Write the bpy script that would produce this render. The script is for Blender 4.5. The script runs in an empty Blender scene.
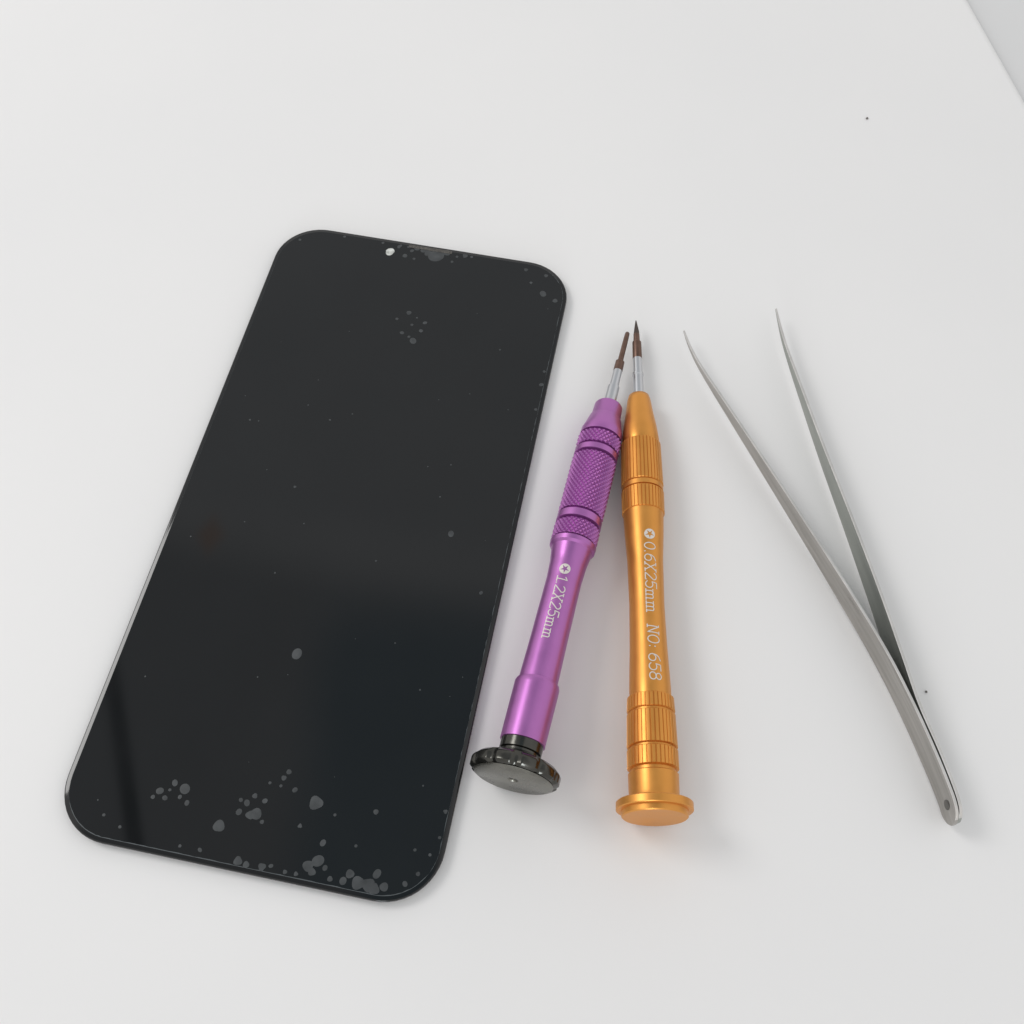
import bpy, bmesh, math, random
import numpy as np
from mathutils import Matrix, Vector
random.seed(7)
K=0.001
C=bpy.context.scene.collection
sc=bpy.context.scene
sc.view_settings.view_transform='Standard'; sc.view_settings.look='None'; sc.view_settings.exposure=0
F,PITCH,ROLL,H=1059.2,math.radians(61.59),math.radians(-1.37),211.0

def at(px,py,z=0.0):
    """table position (mm) of a measured photo point at height z"""
    cr,sr=math.cos(ROLL),math.sin(ROLL)
    a,b=px-512,512-py
    u=(a*cr+b*sr)/F; v=(-a*sr+b*cr)/F
    c,s=math.cos(PITCH),math.sin(PITCH)
    d=(u,c+v*s,-s+v*c); t=(z-H)/d[2]
    return d[0]*t,d[1]*t

# ---------------- materials ----------------
def mat(name,col,metal=0,rough=.5,spec=.5,ior=1.5,coat=0):
    m=bpy.data.materials.new(name); m.use_nodes=True
    b=m.node_tree.nodes['Principled BSDF']
    b.inputs['Base Color'].default_value=(*col,1); b.inputs['Metallic'].default_value=metal
    b.inputs['Roughness'].default_value=rough; b.inputs['IOR'].default_value=ior
    b.inputs['Specular IOR Level'].default_value=spec; b.inputs['Coat Weight'].default_value=coat
    return m
def noisy(m,scale,c0,c1,r0=None,r1=None,stretch=(1,1,1),bump=0,detail=4,coord='Object'):
    nt=m.node_tree; n=nt.nodes; l=nt.links; b=n['Principled BSDF']
    tc=n.new('ShaderNodeTexCoord'); mp=n.new('ShaderNodeMapping'); mp.inputs['Scale'].default_value=stretch
    l.new(tc.outputs[coord],mp.inputs[0])
    t=n.new('ShaderNodeTexNoise'); t.inputs['Scale'].default_value=scale; t.inputs['Detail'].default_value=detail
    l.new(mp.outputs[0],t.inputs['Vector'])
    r=n.new('ShaderNodeValToRGB'); r.color_ramp.elements[0].position=.3; r.color_ramp.elements[1].position=.7
    r.color_ramp.elements[0].color=(*c0,1); r.color_ramp.elements[1].color=(*c1,1)
    l.new(t.outputs[0],r.inputs[0]); l.new(r.outputs[0],b.inputs['Base Color'])
    if r0 is not None:
        q=n.new('ShaderNodeMapRange'); q.inputs['From Min'].default_value=.3; q.inputs['From Max'].default_value=.7
        q.inputs['To Min'].default_value=r0; q.inputs['To Max'].default_value=r1
        l.new(t.outputs[0],q.inputs[0]); l.new(q.outputs[0],b.inputs['Roughness'])
    if bump:
        bp=n.new('ShaderNodeBump'); bp.inputs['Strength'].default_value=bump; bp.inputs['Distance'].default_value=.0002
        l.new(t.outputs[0],bp.inputs['Height']); l.new(bp.outputs[0],b.inputs['Normal'])
    return m
M={}
M['table']=noisy(mat('white_table',(.8,.8,.8),0,.4,.3),7,(.785,.780,.777),(.815,.807,.800),.36,.50,bump=.03)
M['floor']=noisy(mat('grey_beyond',(.6,.6,.6),0,.6,.3),5,(.66,.66,.66),(.70,.70,.70))
M['glass']=noisy(mat('black_glass',(.004,.004,.005),0,.04),60,(.0035,.004,.0045),(.005,.0055,.006),.06,.08)
M['film']=noisy(mat('screen_film',(.006,.007,.008),0,.08),35,(.0045,.0052,.0058),(.0065,.0072,.0078),.03,.06)
M['rim']=mat('black_rim',(.006,.006,.007),0,.35)
M['bubble']=noisy(mat('film_bubble',(.05,.055,.058),0,.4),400,(.03,.033,.035),(.062,.067,.07))
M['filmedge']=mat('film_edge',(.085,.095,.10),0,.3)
M['hole']=noisy(mat('lens_window',(.6,.62,.6),0,.4),900,(.35,.36,.34),(.75,.77,.74))
M['slot']=noisy(mat('speaker_mesh',(.02,.02,.02),.0,.5),2500,(.03,.028,.025),(.12,.11,.098))
M['purple']=noisy(mat('purple_anodised',(.3,.07,.4),.8,.38),300,(.42,.155,.43),(.45,.17,.46),.33,.4)
M['gold']=noisy(mat('orange_anodised',(.8,.36,.05),.75,.4),300,(.66,.288,.060),(.70,.312,.068),.34,.42)
M['steel']=mat('satin_steel',(.55,.56,.58),1,.3)
M['tweezer']=noisy(mat('brushed_steel',(.5,.5,.5),1,.35),60,(.35,.335,.31),(.50,.48,.455),.27,.38,stretch=(1,1,14),bump=.12)
M['tweezer_in']=noisy(mat('brushed_steel_inner',(.5,.5,.5),.8,.42),60,(.31,.325,.30),(.41,.425,.395),.34,.46,stretch=(1,1,14),bump=.12)
M['edge']=noisy(mat('lit_top_edge',(.7,.69,.67),1,.4),200,(.60,.585,.56),(.72,.70,.68),.34,.46)
M['bit']=noisy(mat('brown_bit',(.12,.06,.045),.8,.4),500,(.12,.072,.055),(.19,.115,.088))
M['bittip']=mat('dark_bit_tip',(.07,.055,.048),.8,.35)
M['blackm']=noisy(mat('black_nickel',(.06,.06,.055),.95,.28),300,(.05,.05,.045),(.085,.083,.075),.13,.22)
M['capface']=noisy(mat('dark_grey_face',(.12,.12,.11),.9,.3),250,(.14,.136,.12),(.21,.205,.18),.2,.34)
M['weld']=mat('weld_grey',(.15,.145,.135),.8,.5)
M['ink']=mat('engraved_marking',(.68,.64,.59),.3,.5)
M['dust']=mat('dark_dust',(.14,.13,.12),0,.8)

# ---------------- helpers ----------------
def link(name,verts,faces,m,parent=None,sharp=35,smooth=True):
    me=bpy.data.meshes.new(name); me.from_pydata([(v[0]*K,v[1]*K,v[2]*K) for v in verts],[],faces)
    me.materials.append(m)
    bm=bmesh.new(); bm.from_mesh(me); bmesh.ops.recalc_face_normals(bm,faces=bm.faces); bm.to_mesh(me); bm.free()
    if smooth:
        me.polygons.foreach_set('use_smooth',[True]*len(me.polygons)); me.set_sharp_from_angle(angle=math.radians(sharp))
    o=bpy.data.objects.new(name,me); C.objects.link(o); o.parent=parent
    return o
def thing(name,label,cat,loc,rot=(0,0,0),group=None):
    o=bpy.data.objects.new(name,None); C.objects.link(o); o.empty_display_size=.01
    o.location=[c*K for c in loc]; o.rotation_euler=rot; o['label']=label; o['category']=cat
    if group: o['group']=group
    return o
def lathe(name,prof,m,parent,n=96,mod=None,step=None,sharp=35):
    if step:
        out=[]
        for (s0,r0),(s1,r1) in zip(prof,prof[1:]):
            k=max(1,int(round(abs(s1-s0)/step))) if abs(s1-s0)>1e-6 else 1
            for i in range(k): out.append((s0+(s1-s0)*i/k,r0+(r1-r0)*i/k))
        out.append(prof[-1]); prof=out
    V=[];Fc=[]
    for s,r in prof:
        for j in range(n):
            t=2*math.pi*j/n; rr=r+(mod(t,s) if mod else 0)
            V.append((rr*math.sin(t),s,rr*math.cos(t)))
    for i in range(len(prof)-1):
        for j in range(n):
            a=i*n+j;b=i*n+(j+1)%n; Fc.append((a,b,b+n,a+n))
    for i in (0,len(prof)-1):
        c=len(V); V.append((0,prof[i][0],0))
        for j in range(n): Fc.append((i*n+j,i*n+(j+1)%n,c))
    return link(name,V,Fc,m,parent,sharp,smooth=sharp>0)
def rrect(w,h,r,n=12):
    P=[]
    for cx,cy,a in ((w/2-r,h/2-r,0),(-w/2+r,h/2-r,90),(-w/2+r,-h/2+r,180),(w/2-r,-h/2+r,270)):
        for i in range(n+1):
            t=math.radians(a+90*i/n); P.append((cx+r*math.cos(t),cy+r*math.sin(t)))
    return P
def loft(name,rings,m,parent,sharp=30):
    V=[];Fc=[];n=len(rings[0][0])
    for P,z in rings: V+=[(x,y,z) for x,y in P]
    for i in range(len(rings)-1):
        for j in range(n): Fc.append((i*n+j,i*n+(j+1)%n,(i+1)*n+(j+1)%n,(i+1)*n+j))
    Fc.append(tuple(range(n))); Fc.append(tuple(range((len(rings)-1)*n,len(rings)*n)))
    return link(name,V,Fc,m,parent,sharp)

# ---------------- setting ----------------
e1=Vector(at(965,0)); e2=Vector(at(1024,105)); d=(e2-e1).normalized()
a=e1-d*900; b=e1+d*900
out=Vector((-d.y,d.x)); 
if out.x<0: out=-out
def slab_ring(off): 
    p=a+out*off; q=b+out*off
    return [(p.x,p.y),(q.x,q.y),(-900,-600),(-900,1100)]
t=loft('table_top',[(slab_ring(1.8),-12),(slab_ring(1.8),-2.0),(slab_ring(1.4),-1.1),(slab_ring(.5),-.3),(slab_ring(-1.2),0)],M['table'],None,70)
t['kind']='structure'
g=link('ground',[(-1500,-1500,-4),(1500,-1500,-4),(1500,1800,-4),(-1500,1800,-4)],[(0,1,2,3)],M['floor']); g['kind']='structure'

# ---------------- phone screen ----------------
PX,PY,PA=-36.9,112.7,math.radians(-9.97)
ph=thing('phone_screen','large black glass phone screen with film bubbles, lying flat left of the screwdrivers','phone screen',(PX,PY,0),(0,0,PA))
def loc(px,py,z=2.0):
    x,y=at(px,py,z); x-=PX;y-=PY
    return x*math.cos(PA)+y*math.sin(PA), -x*math.sin(PA)+y*math.cos(PA)
W,L=76.1,159.0
loft('back_frame',[(rrect(W-1.8,L-1.8,10.5),0),(rrect(W-.7,L-.7,11),.15),(rrect(W-.7,L-.7,11),1.0)],M['rim'],ph)
gl=loft('glass_panel',[(rrect(W-.2,L-.2,11.3),1.0),(rrect(W,L,11.4),1.15),(rrect(W,L,11.4),1.65),(rrect(W-.1,L-.1,11.3),1.82),(rrect(W-.3,L-.3,11.2),1.95),(rrect(W-.6,L-.6,11.1),2.0)],M['glass'],ph,50)
fl=loft('screen_film',[(rrect(W-2.0,L-2.0,10.5),2.003),(rrect(W-2.0,L-2.0,10.5),2.06)],M['film'],ph)
# film edge, its caught light painted as pale grey: one loop of uneven width
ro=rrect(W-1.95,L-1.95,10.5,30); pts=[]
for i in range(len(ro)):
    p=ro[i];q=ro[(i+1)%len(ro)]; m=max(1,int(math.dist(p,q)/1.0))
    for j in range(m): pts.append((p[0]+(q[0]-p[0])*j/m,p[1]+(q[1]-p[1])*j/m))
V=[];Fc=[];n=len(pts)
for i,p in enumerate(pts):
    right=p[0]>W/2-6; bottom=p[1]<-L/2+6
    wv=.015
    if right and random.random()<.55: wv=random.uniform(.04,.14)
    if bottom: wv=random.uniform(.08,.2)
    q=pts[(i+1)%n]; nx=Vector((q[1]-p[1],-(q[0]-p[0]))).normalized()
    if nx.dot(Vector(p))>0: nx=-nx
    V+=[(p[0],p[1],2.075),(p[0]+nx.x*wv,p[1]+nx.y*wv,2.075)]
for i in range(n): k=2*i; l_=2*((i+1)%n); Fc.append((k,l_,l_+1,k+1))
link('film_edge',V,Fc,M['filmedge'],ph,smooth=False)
sx0,sy0=loc(432,245)
loft('speaker_slot',[([(sx0+x,L/2-1.25+y) for x,y in rrect(11.5,.95,.46)],1.99),([(sx0+x,L/2-1.25+y) for x,y in rrect(11.5,.95,.46)],2.14)],M['slot'],ph)
hx,hy=loc(390,252)
hp_=[(hx+x*(1.0+.12*(y>0))+.12*y,hy+y*1.25) for x,y in rrect(2,2,.99,8)]
loft('lens_window',[(hp_,2.07),(hp_,2.09)],M['hole'],ph)
# air bubbles under the film (px, py, diameter px)
B=[(436,256,16),(428,253,8),(418,246,6),(405,256,5),(399,247,4),(412,251,4),(447,253,7),(466,253,5),(474,249,3),(383,243,3),(402,242,3),(409,246,3),(423,251,5),(457,257,3),(452,262,3),(414,259,3),(526,270,4),(543,294,7),(555,301,5),(546,276,4),(531,283,3),(300,240,3),(345,236,3),
(409,313,5),(397,319,3),(412,325,3),(425,323,4),(421,331,4),(402,333,4),(413,341,7),(409,337,3),(417,318,2),
(542,385,4),(545,372,3),(451,534,7),(481,593,4),(297,654,11),(295,487,3),
(160,791,7),(165,798,5),(175,783,6),(185,789,10),(187,803,5),(153,797,4),(170,790,3),(180,797,4),
(316,803,13),(219,826,11),(239,812,6),(247,803,6),(255,796,5),(256,814,11),(265,801,5),(250,815,8),(262,822,4),(241,800,4),
(289,772,5),(284,778,5),(295,790,5),(281,786,3),(270,783,3),(376,812,5),(323,843,6),(300,826,4),(335,815,3),(356,846,3),
(238,861,8),(246,865,6),(262,867,7),(271,866,4),(308,866,10),(318,861,11),(312,872,7),(325,868,5),(343,881,7),(350,874,8),(358,883,12),(368,885,12),(377,874,8),(384,887,8),(374,889,10),(200,850,4),(285,872,4),(296,874,4),(330,879,5),(405,884,5),(418,874,4),(430,855,3),(447,812,4),(120,827,3),(104,815,3)]
tiny=[(451,465,2),(275,573,2),(440,497,2),(376,561,2),(330,420,2),(500,350,2),(250,420,2),(420,690,2),(441,838,3),(415,850,3),(180,846,3),(538,410,3)]+[(0,0,0)]*30
SV=[];SF=[]
def bubble(idx,px,py,dm):
    if dm: x,y=loc(px,py); r=dm/2/ (4.0 if py<450 else 4.9)
    else:
        x=random.uniform(-W/2+4,W/2-4); y=random.uniform(-L/2+4,L/2-4); r=random.uniform(.08,.2)
    x=max(-W/2+1.6,min(W/2-1.6,x)); y=max(-L/2+1.6,min(L/2-1.6,y))
    n=18; ph0=random.uniform(0,6); am=random.uniform(.04,.16) if r>.4 else .03; lob=random.choice((2,3))
    zz=2.078+.0006*(idx%23); V=[]
    for i in range(n):
        t=2*math.pi*i/n; rr=r*(1+am*math.sin(lob*t+ph0)); V.append((x+rr*math.cos(t),y+rr*math.sin(t),zz))
    V.append((x,y,zz+.03*min(r,1)))
    return V,[(i,(i+1)%n,n) for i in range(n)]
for i,(px,py,dm) in enumerate(B):
    V,Fc=bubble(i,px,py,dm); link('air_bubble',V,Fc,M['bubble'],ph)
for i,(px,py,dm) in enumerate(tiny):
    V,Fc=bubble(i,px,py,dm); k=len(SV); SV+=V; SF+=[tuple(k+j for j in f) for f in Fc]
o=link('dust_grains',SV,SF,M['bubble'],ph); o['kind']='stuff'

# ---------------- engraved marking wrapped on a round handle ----------------
def interp(prof,s):
    p=sorted(prof); return float(np.interp(s,[a for a,_ in p],[b for _,b in p]))
def arcp(cx,cy,rx,ry,a0,a1,n=12):
    return [(cx+rx*math.cos(math.radians(a0+(a1-a0)*i/n)),cy+ry*math.sin(math.radians(a0+(a1-a0)*i/n))) for i in range(n+1)]
# thin slab-serif stroke lettering, box 0..w x 0..1 : (width, strokes)
G={'1':(.42,[[(.06,.80),(.23,1),(.23,0)],[(.06,0),(.40,0)]]),
'.':(.22,[[(.09,.0),(.09,.07)]]),
'2':(.52,[arcp(.25,.75,.20,.25,165,-20)+[(.05,0),(.47,0),(.47,.10)]]),
'5':(.52,[[(.44,1),(.11,1),(.08,.56)]+arcp(.24,.32,.21,.32,120,-150)]),
'0':(.52,[arcp(.25,.5,.20,.5,0,360,24)]),
'O':(.56,[arcp(.26,.5,.22,.5,0,360,24)]),
'6':(.52,[arcp(.25,.30,.20,.30,0,360,20),[(.05,.32),(.08,.62),(.18,.86),(.38,1)]]),
'8':(.52,[arcp(.25,.27,.20,.27,0,360,20),arcp(.25,.77,.17,.23,0,360,20)]),
'X':(.62,[[(.08,0),(.50,1)],[(.08,1),(.50,0)],[(.0,0),(.18,0)],[(.40,0),(.58,0)],[(.0,1),(.18,1)],[(.40,1),(.58,1)]]),
'm':(.74,[[(.02,.62),(.12,.62),(.12,0)],[(.02,0),(.22,0)],[(.12,.5)]+arcp(.235,.5,.115,.14,150,0,8)+[(.35,0)],[(.28,0),(.43,0)],[(.35,.5)]+arcp(.465,.5,.115,.14,150,0,8)+[(.58,0)],[(.52,0),(.68,0)]]),
'N':(.60,[[(.10,0),(.10,1),(.46,0),(.46,1)],[(.02,0),(.18,0)],[(.02,1),(.12,1)],[(.38,1),(.54,1)]]),
':':(.26,[[(.11,.10),(.11,.17)],[(.11,.55),(.11,.62)]]),' ':(.25,[])}
def wrap_mark(name,parent,prof,items,phi,off=.035,wt=.046):
    V=[];Fc=[]
    for it in items:
        if it[0]=='star':
            _,s,R=it; n=60; k=len(V); pts=[]
            for i in range(n):
                t=2*math.pi*i/n; u=(t/(2*math.pi)*5)%1; u=abs(u-.5)*2
                a0,b0=.86*R,.30*R
                ang=(1-u)*math.pi/5
                den=a0*math.sin(ang)+b0*math.sin(math.pi/5-ang)
                rs=a0*b0*math.sin(math.pi/5)/den
                pts.append((R*math.cos(t),R*math.sin(t))); pts.append((rs*math.cos(t),rs*math.sin(t)))
            V+=[(s-x,y) for x,y in pts]
            for i in range(n):
                a=k+2*i; b=k+2*((i+1)%n); Fc.append((a,b,b+1,a+1))
            continue
        _,txt,s0,s1,h=it
        tot=sum(G[c][0] for c in txt)-.08; sx=(s0-s1)/tot; cx=0; hw=wt*h
        for c in txt:
            wd,st=G[c]
            for pl in st:
                P=[Vector(((cx+x+.05*(y-.5))*sx,(y-.5)*h)) for x,y in pl]
                D=[P[0]]
                for p,q in zip(P,P[1:]):
                    m=max(1,int((q-p).length/.3))
                    for j in range(1,m+1): D.append(p+(q-p)*j/m)
                D[0]=D[0]-(D[1]-D[0]).normalized()*hw*.7; D[-1]=D[-1]+(D[-1]-D[-2]).normalized()*hw*.7
                k=len(V)
                for i,p in enumerate(D):
                    tg=(D[min(i+1,len(D)-1)]-D[max(i-1,0)])
                    tg=tg.normalized() if tg.length>0 else Vector((1,0)); nn=Vector((-tg.y,tg.x))*hw
                    V+=[(s0-(p+nn).x,(p+nn).y),(s0-(p-nn).x,(p-nn).y)]
                for i in range(len(D)-1): Fc.append((k+2*i,k+2*i+1,k+2*i+3,k+2*i+2))
            cx+=wd
    out=[]
    for i,(s,arc) in enumerate(V):
        r=interp(prof,s)+off; t=phi+arc/r; out.append((r*math.sin(t),s,r*math.cos(t)))
    me=bpy.data.meshes.new(name); me.from_pydata([tuple(c*K for c in v) for v in out],[],Fc); me.materials.append(M['ink'])
    o=bpy.data.objects.new(name,me); C.objects.link(o); o.parent=parent
    return o

def axis_thing(name,label,cat,pface,zf,ptip,slope):
    x0,y0=at(*pface,zf); 
    zt=zf-slope*115
    x1,y1=at(*ptip,zt)
    return thing(name,label,cat,(x0,y0,zf),(-math.atan(slope),0,-math.atan2(x1-x0,y1-y0)))

def tri(p): 
    u=(p/(2*math.pi))%1; return abs(u-.5)*2
def knurl(n,p,a):
    # pyramids between two families of helical V-grooves
    def f(t,s):
        g=max(tri(n*t+2*math.pi*s/p),tri(n*t-2*math.pi*s/p))
        return -a*max(0,(g-.08)/.92)
    return f
def flute(n,a,w=.34):
    def f(t,s):
        u=tri(n*t); return -a*min(1,max(0,(u-(1-w))/(w*.5)))
    return f

# purple screwdriver
pu=axis_thing('purple_screwdriver','slim purple precision screwdriver with black scalloped end cap, beside the phone screen','screwdriver',(513,780),9.0,(628,331),.0475)
hp=[(7.3,4.0),(7.5,4.5),(19.6,4.6),(20.2,4.4),(20.4,4.0),(30,3.85),(44,3.75),(48,3.95),(50.5,4.3),(51.5,4.45),(52.0,4.95),(53.0,5.05),(53.4,4.6)]
lathe('handle',hp,M['purple'],pu,96,step=.8)
NK=28; PK=1.25; st=PK/12
def kn(name,s0,s1):
    s0=round(s0/st)*st; s1=round(s1/st)*st
    lathe(name,[(s0,4.4),(s0+st,5.06),(s1-st,5.1),(s1,4.4)],M['purple'],pu,NK*12,knurl(NK,PK,.45),st,sharp=0)
kn('knurled_band',53.4,57.4)
lathe('groove_ring',[(57.2,4.1),(57.8,4.1),(58.0,4.98),(59.7,4.98),(59.9,4.1),(60.5,4.1)],M['purple'],pu)
kn('knurled_grip',60.3,75.5)
lathe('groove_ring',[(75.3,4.1),(75.9,4.1),(76.1,4.98),(77.5,4.98),(77.7,4.1),(78.3,4.1)],M['purple'],pu)
kn('knurled_band',78.1,81.5)
lathe('nose',[(81.3,4.2),(81.9,4.2),(82.0,4.85),(83.6,4.8),(84.2,4.6),(87.6,3.75),(88.0,3.45),(91.3,3.3),(91.8,3.0)],M['purple'],pu,96)
lathe('shaft',[(91,1.45),(97.5,1.4),(97.7,1.1),(103.4,1.05),(103.6,.9)],M['steel'],pu,48)
bt=lathe('bit',[(102.4,.9),(102.6,1.12),(105.4,1.08),(105.8,.66),(112.6,.62),(114.6,.56),(114.9,.4)],M['bit'],pu,32)
lathe('cap_neck',[(3.3,3.6),(4.4,4.0),(4.8,4.15),(5.0,3.8),(5.4,3.8),(5.6,4.2),(7.4,4.25)],M['blackm'],pu,96)
def scal(t,s): return -.5*max(0,math.cos(11*t))**1.5
cp=lathe('end_cap',[(.25,7.6),(.35,8.1),(.6,8.5),(.9,8.8),(2.2,8.85),(2.6,8.6),(3.3,7.8),(3.5,6.8),(3.6,3.5)],M['blackm'],pu,330,lambda t,s:scal(t,s) if .3<s<3.2 else 0,sharp=35)
lathe('cap_face',[(-.02,.0),(.35,.35),(.35,.7),(.0,1.1),(.0,7.5),(.2,7.85),(.5,7.3)],M['capface'],cp,96)
wrap_mark('size_marking',pu,hp,[('star',45.0,1.2),('text','1.2X25mm',43.3,28.6,2.25)],math.radians(-4),wt=.052)

# orange screwdriver
go=axis_thing('orange_screwdriver','golden orange precision screwdriver with fluted grip and round end cap, right of the purple one','screwdriver',(655,818),7.4,(636,319),.0367)
gp=[(24.0,4.3),(26,4.2),(35,3.85),(44.5,3.68),(55,3.85),(61,4.2),(66.4,4.45)]
lathe('handle',[(23.6,4.2)]+gp[1:]+[(66.6,4.3)],M['gold'],go,96,step=1)
fl_=flute(36,.18,.28)
def ribs(name,prof): lathe(name,prof,M['gold'],go,720,fl_,1.0,sharp=30)
ribs('fluted_grip',[(66.4,4.3),(66.6,4.68),(71.8,4.75),(72.0,4.45)])
lathe('groove_ring',[(71.8,4.3),(72.2,4.3),(72.3,4.62),(73.4,4.62),(73.5,4.3),(73.9,4.3)],M['gold'],go)
ribs('fluted_grip',[(73.7,4.45),(73.9,4.72),(84.8,4.55),(85.1,4.2)])
lathe('nose',[(84.9,4.0),(86.2,4.25),(90,3.85),(94,3.2),(97.6,2.75),(98.8,2.45),(99.1,1.9)],M['gold'],go,96,sharp=50)
ribs('fluted_collar',[(9.1,4.6),(9.3,5.02),(12.8,5.0),(13.0,4.7)])
lathe('groove_ring',[(12.9,4.5),(13.5,4.5)],M['gold'],go)
ribs('fluted_collar',[(13.4,4.6),(13.6,4.98),(20.1,4.82),(20.3,4.5)])
lathe('groove_ring',[(20.2,4.38),(20.8,4.38)],M['gold'],go)
ribs('fluted_collar',[(20.7,4.5),(20.9,4.8),(23.6,4.68),(23.8,4.35)])
lathe('shaft',[(98.5,1.2),(105,1.2),(105.2,1.35),(105.8,1.35),(106,1.1),(110.8,1.1)],M['steel'],go,48)
lathe('bit',[(110.2,1.05),(110.4,1.14),(115.4,1.1),(115.7,.8),(118,.74)],M['bit'],go,32)
lathe('bit_tip',[(117.4,.78),(118.6,.74),(121.9,.22),(122.4,.1)],M['bittip'],go,6,sharp=20)
cp=lathe('end_cap',[(-.0,.0),(-.01,2),(.0,6.1),(.2,6.35),(1.2,6.45),(1.25,7.2),(1.4,7.38),(2.7,7.38),(2.9,7.2),(3.3,5.8),(3.5,5.0),(4.2,4.85),(8.2,4.9),(8.5,4.4),(9.2,4.4)],M['gold'],go,128,sharp=28)
wrap_mark('size_marking',go,gp,[('star',59.5,1.2),('text','0.6X25mm',57.6,41.2,2.4),('text','NO: 658',38.4,26.3,2.4)],math.radians(9))

# ---------------- tweezers ----------------
def catmull(P,k=10):
    out=[];n=len(P)
    for i in range(n-1):
        p0=P[max(i-1,0)];p1=P[i];p2=P[i+1];p3=P[min(i+2,n-1)]
        for j in range(k):
            t=j/k; out.append(.5*((2*p1)+(-p0+p2)*t+(2*p0-5*p1+4*p2-p3)*t*t+(-p0+3*p1-3*p2+p3)*t**3))
    out.append(P[-1]); return out
zc=3.8
jx,jy=at(955,818,zc)
tw=thing('tweezers','long pointed stainless steel tweezers lying open on their side at the right','tweezers',(jx,jy,0))
def arm(pts,m):
    P=[Vector(at(x,y,zc))-Vector((jx,jy)) for x,y in pts]
    Q=catmull(P,10)
    Ls=[0]
    for p,q in zip(Q,Q[1:]): Ls.append(Ls[-1]+(q-p).length)
    T=Ls[-1]; V=[];Fc=[]
    for i,p in enumerate(Q):
        tg=(Q[min(i+1,len(Q)-1)]-Q[max(i-1,0)]).normalized(); nn=Vector((-tg.y,tg.x))
        s=Ls[i]; rest=T-s
        h=float(np.interp(s,[0,2,8,20,45,75,95,T-16,T-6,T],[.4,.6,1.3,2.6,4.6,6.6,7.4,7.4,7.1,6.9]))
        th=float(np.interp(s,[0,2,8,25,60,T],[.35,.45,.55,.6,.6,.6]))
        if rest<3.4: h*=math.sqrt(max(.0,1-((3.4-rest)/3.4)**2)); h=max(h,1.2)
        b=min(.04,th*.12,h*.12)
        prof=[(-th/2,-h/2+b),(-th/2+b,-h/2),(th/2-b,-h/2),(th/2,-h/2+b),(th/2,h/2-b),(th/2-b,h/2),(-th/2+b,h/2),(-th/2,h/2-b)]
        for a_,z_ in prof: q=p+nn*a_; V.append((q.x,q.y,zc+z_))
    for i in range(len(Q)-1):
        for j in range(8): Fc.append((i*8+j,i*8+(j+1)%8,(i+1)*8+(j+1)%8,(i+1)*8+j))
    Fc.append(tuple(range(8))); Fc.append(tuple(range(len(V)-8,len(V))))
    o=link('arm',V,Fc,m,tw,22)
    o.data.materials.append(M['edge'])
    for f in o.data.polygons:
        if f.normal.z>.5: f.material_index=1  # upward faces get a brighter steel, top light painted in
    return o
LP=[(684,331),(690,347),(702,370),(734,420),(782,495),(834,578),(876,648),(906,706),(930,759),(945,796),(950,812),(954,825)]
RP=[(776,309),(781,331),(787,352),(799,387),(823,455),(851,530),(878,605),(897.5,663),(914,711),(934,757),(948.7,794),(953.7,810),(957.7,823)]
la=arm(LP,M['tweezer']); ra=arm(RP,M['tweezer_in'])
# weld spot on the outer face near the joint
tg=(Vector(at(945,796,zc))-Vector(at(950,812,zc))).normalized(); nn=Vector((tg.y,-tg.x))
if nn.x>0: nn=-nn
V=[];n=24;c=Vector(at(947.8,805,zc))-Vector((jx,jy))+nn*.33
for i in range(n):
    t=2*math.pi*i/n; V.append((c.x+tg.x*1.0*math.cos(t),c.y+tg.y*1.0*math.cos(t),zc+.2+1.1*math.sin(t)))
V.append((c.x+nn.x*.15,c.y+nn.y*.15,zc+.2))
link('weld_spot',V,[(i,(i+1)%n,n) for i in range(n)],M['weld'],tw)

# dust specks
for i,(px,py,r,lb) in enumerate([(867,119,.33,'tiny dark dust speck on the white table at the upper right'),(926,692,.25,'tiny dark dust speck beside the right tweezer arm')]):
    x,y=at(px,py); bm=bmesh.new(); bmesh.ops.create_icosphere(bm,subdivisions=2,radius=r*K)
    for v in bm.verts: v.co*=random.uniform(.7,1.2)
    me=bpy.data.meshes.new('dust_speck'); bm.to_mesh(me); bm.free(); me.materials.append(M['dust'])
    o=bpy.data.objects.new('dust_speck',me); C.objects.link(o); o.location=(x*K,y*K,r*K*.8); o['label']=lb; o['category']='dust speck'

# ---------------- world ----------------
w=bpy.data.worlds.new('World'); sc.world=w; w.use_nodes=True
nt=w.node_tree; N=nt.nodes; Lk=nt.links; bg=N['Background']
tc=N.new('ShaderNodeTexCoord'); sp=N.new('ShaderNodeSeparateXYZ'); Lk.new(tc.outputs['Generated'],sp.inputs[0])
def mth(op,a,b=None,c=None):
    m=N.new('ShaderNodeMath'); m.operation=op
    for i,v in enumerate((a,b,c)):
        if v is None: continue
        if isinstance(v,(int,float)): m.inputs[i].default_value=v
        else: Lk.new(v,m.inputs[i])
    return m.outputs[0]
def sstep(x,lo,hi):
    m=N.new('ShaderNodeMapRange'); m.interpolation_type='SMOOTHSTEP'; Lk.new(x,m.inputs[0])
    m.inputs['From Min'].default_value=lo; m.inputs['From Max'].default_value=hi; return m.outputs[0]
def mix(f,a,b):
    m=N.new('ShaderNodeMix'); m.data_type='RGBA'; Lk.new(f,m.inputs[0])
    for i,v in ((6,a),(7,b)):
        if isinstance(v,tuple): m.inputs[i].default_value=(*v,1)
        else: Lk.new(v,m.inputs[i])
    return m.outputs[2]
zz=mth('MAXIMUM',sp.outputs[2],.02)
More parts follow.
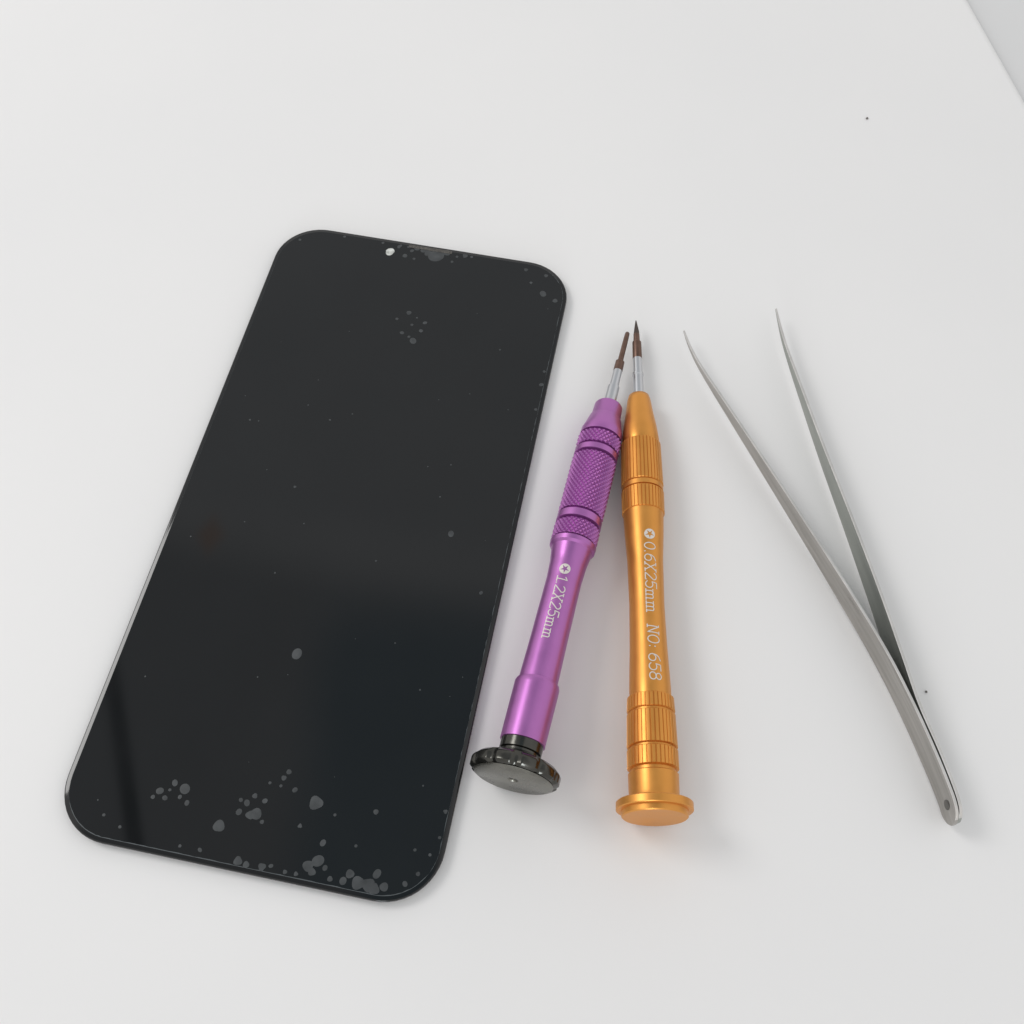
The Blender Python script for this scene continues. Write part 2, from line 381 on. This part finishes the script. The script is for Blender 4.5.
u=mth('DIVIDE',sp.outputs[0],zz); v=mth('DIVIDE',sp.outputs[1],zz)
vs=mth('ADD',v,mth('MULTIPLY',u,.2))
def band(x,lo,hi,s): return mth('MULTIPLY',sstep(x,lo-s,lo+s),mth('SUBTRACT',1.0,sstep(x,hi-s,hi+s)))
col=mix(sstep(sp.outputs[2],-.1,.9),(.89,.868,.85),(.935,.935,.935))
front=mth('MULTIPLY',band(u,-.8,.8,.12),band(vs,.45,1.3,.06))  # dim and tinted patches painted into the world for the glass to mirror
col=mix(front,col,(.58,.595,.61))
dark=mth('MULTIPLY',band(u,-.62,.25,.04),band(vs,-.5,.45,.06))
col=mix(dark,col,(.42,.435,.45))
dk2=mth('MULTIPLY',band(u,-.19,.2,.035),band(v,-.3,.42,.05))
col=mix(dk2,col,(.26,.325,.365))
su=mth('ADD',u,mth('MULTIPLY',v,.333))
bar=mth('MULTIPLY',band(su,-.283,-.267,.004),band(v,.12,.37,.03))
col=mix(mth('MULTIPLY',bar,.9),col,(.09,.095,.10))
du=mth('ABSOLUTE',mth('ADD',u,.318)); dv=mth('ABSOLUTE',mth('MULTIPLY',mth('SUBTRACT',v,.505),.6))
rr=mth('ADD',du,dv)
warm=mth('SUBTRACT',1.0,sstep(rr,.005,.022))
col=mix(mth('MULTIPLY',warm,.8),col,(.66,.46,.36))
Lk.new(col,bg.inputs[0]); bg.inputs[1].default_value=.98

def area(name,loc_,target,size,power,col):
    l=bpy.data.lights.new(name,'AREA'); l.shape='DISK'; l.size=size; l.energy=power; l.color=col
    o=bpy.data.objects.new(name,l); C.objects.link(o); o.location=loc_
    o.rotation_euler=(Vector(target)-Vector(loc_)).to_track_quat('-Z','Y').to_euler()
    return o
area('ceiling_lamp',(-.8,.45,.8),(0,.12,0),.45,4,(1,.985,.97))
area('edge_glint_light',(-.14,-.9,.2),(-.03,.05,0),.22,1.8,(.88,.94,1))  # added unseen light for a glint on the screen's near edge

# ---------------- camera ----------------
cam=bpy.data.cameras.new('camera'); co=bpy.data.objects.new('camera',cam); C.objects.link(co); sc.camera=co
cam.lens=F/1024*36; cam.sensor_width=36; cam.clip_start=.005; cam.clip_end=20
co.matrix_world=Matrix.Translation((0,0,H*K))@Matrix.Rotation(math.pi/2-PITCH,4,'X')@Matrix.Rotation(-ROLL,4,'Z')
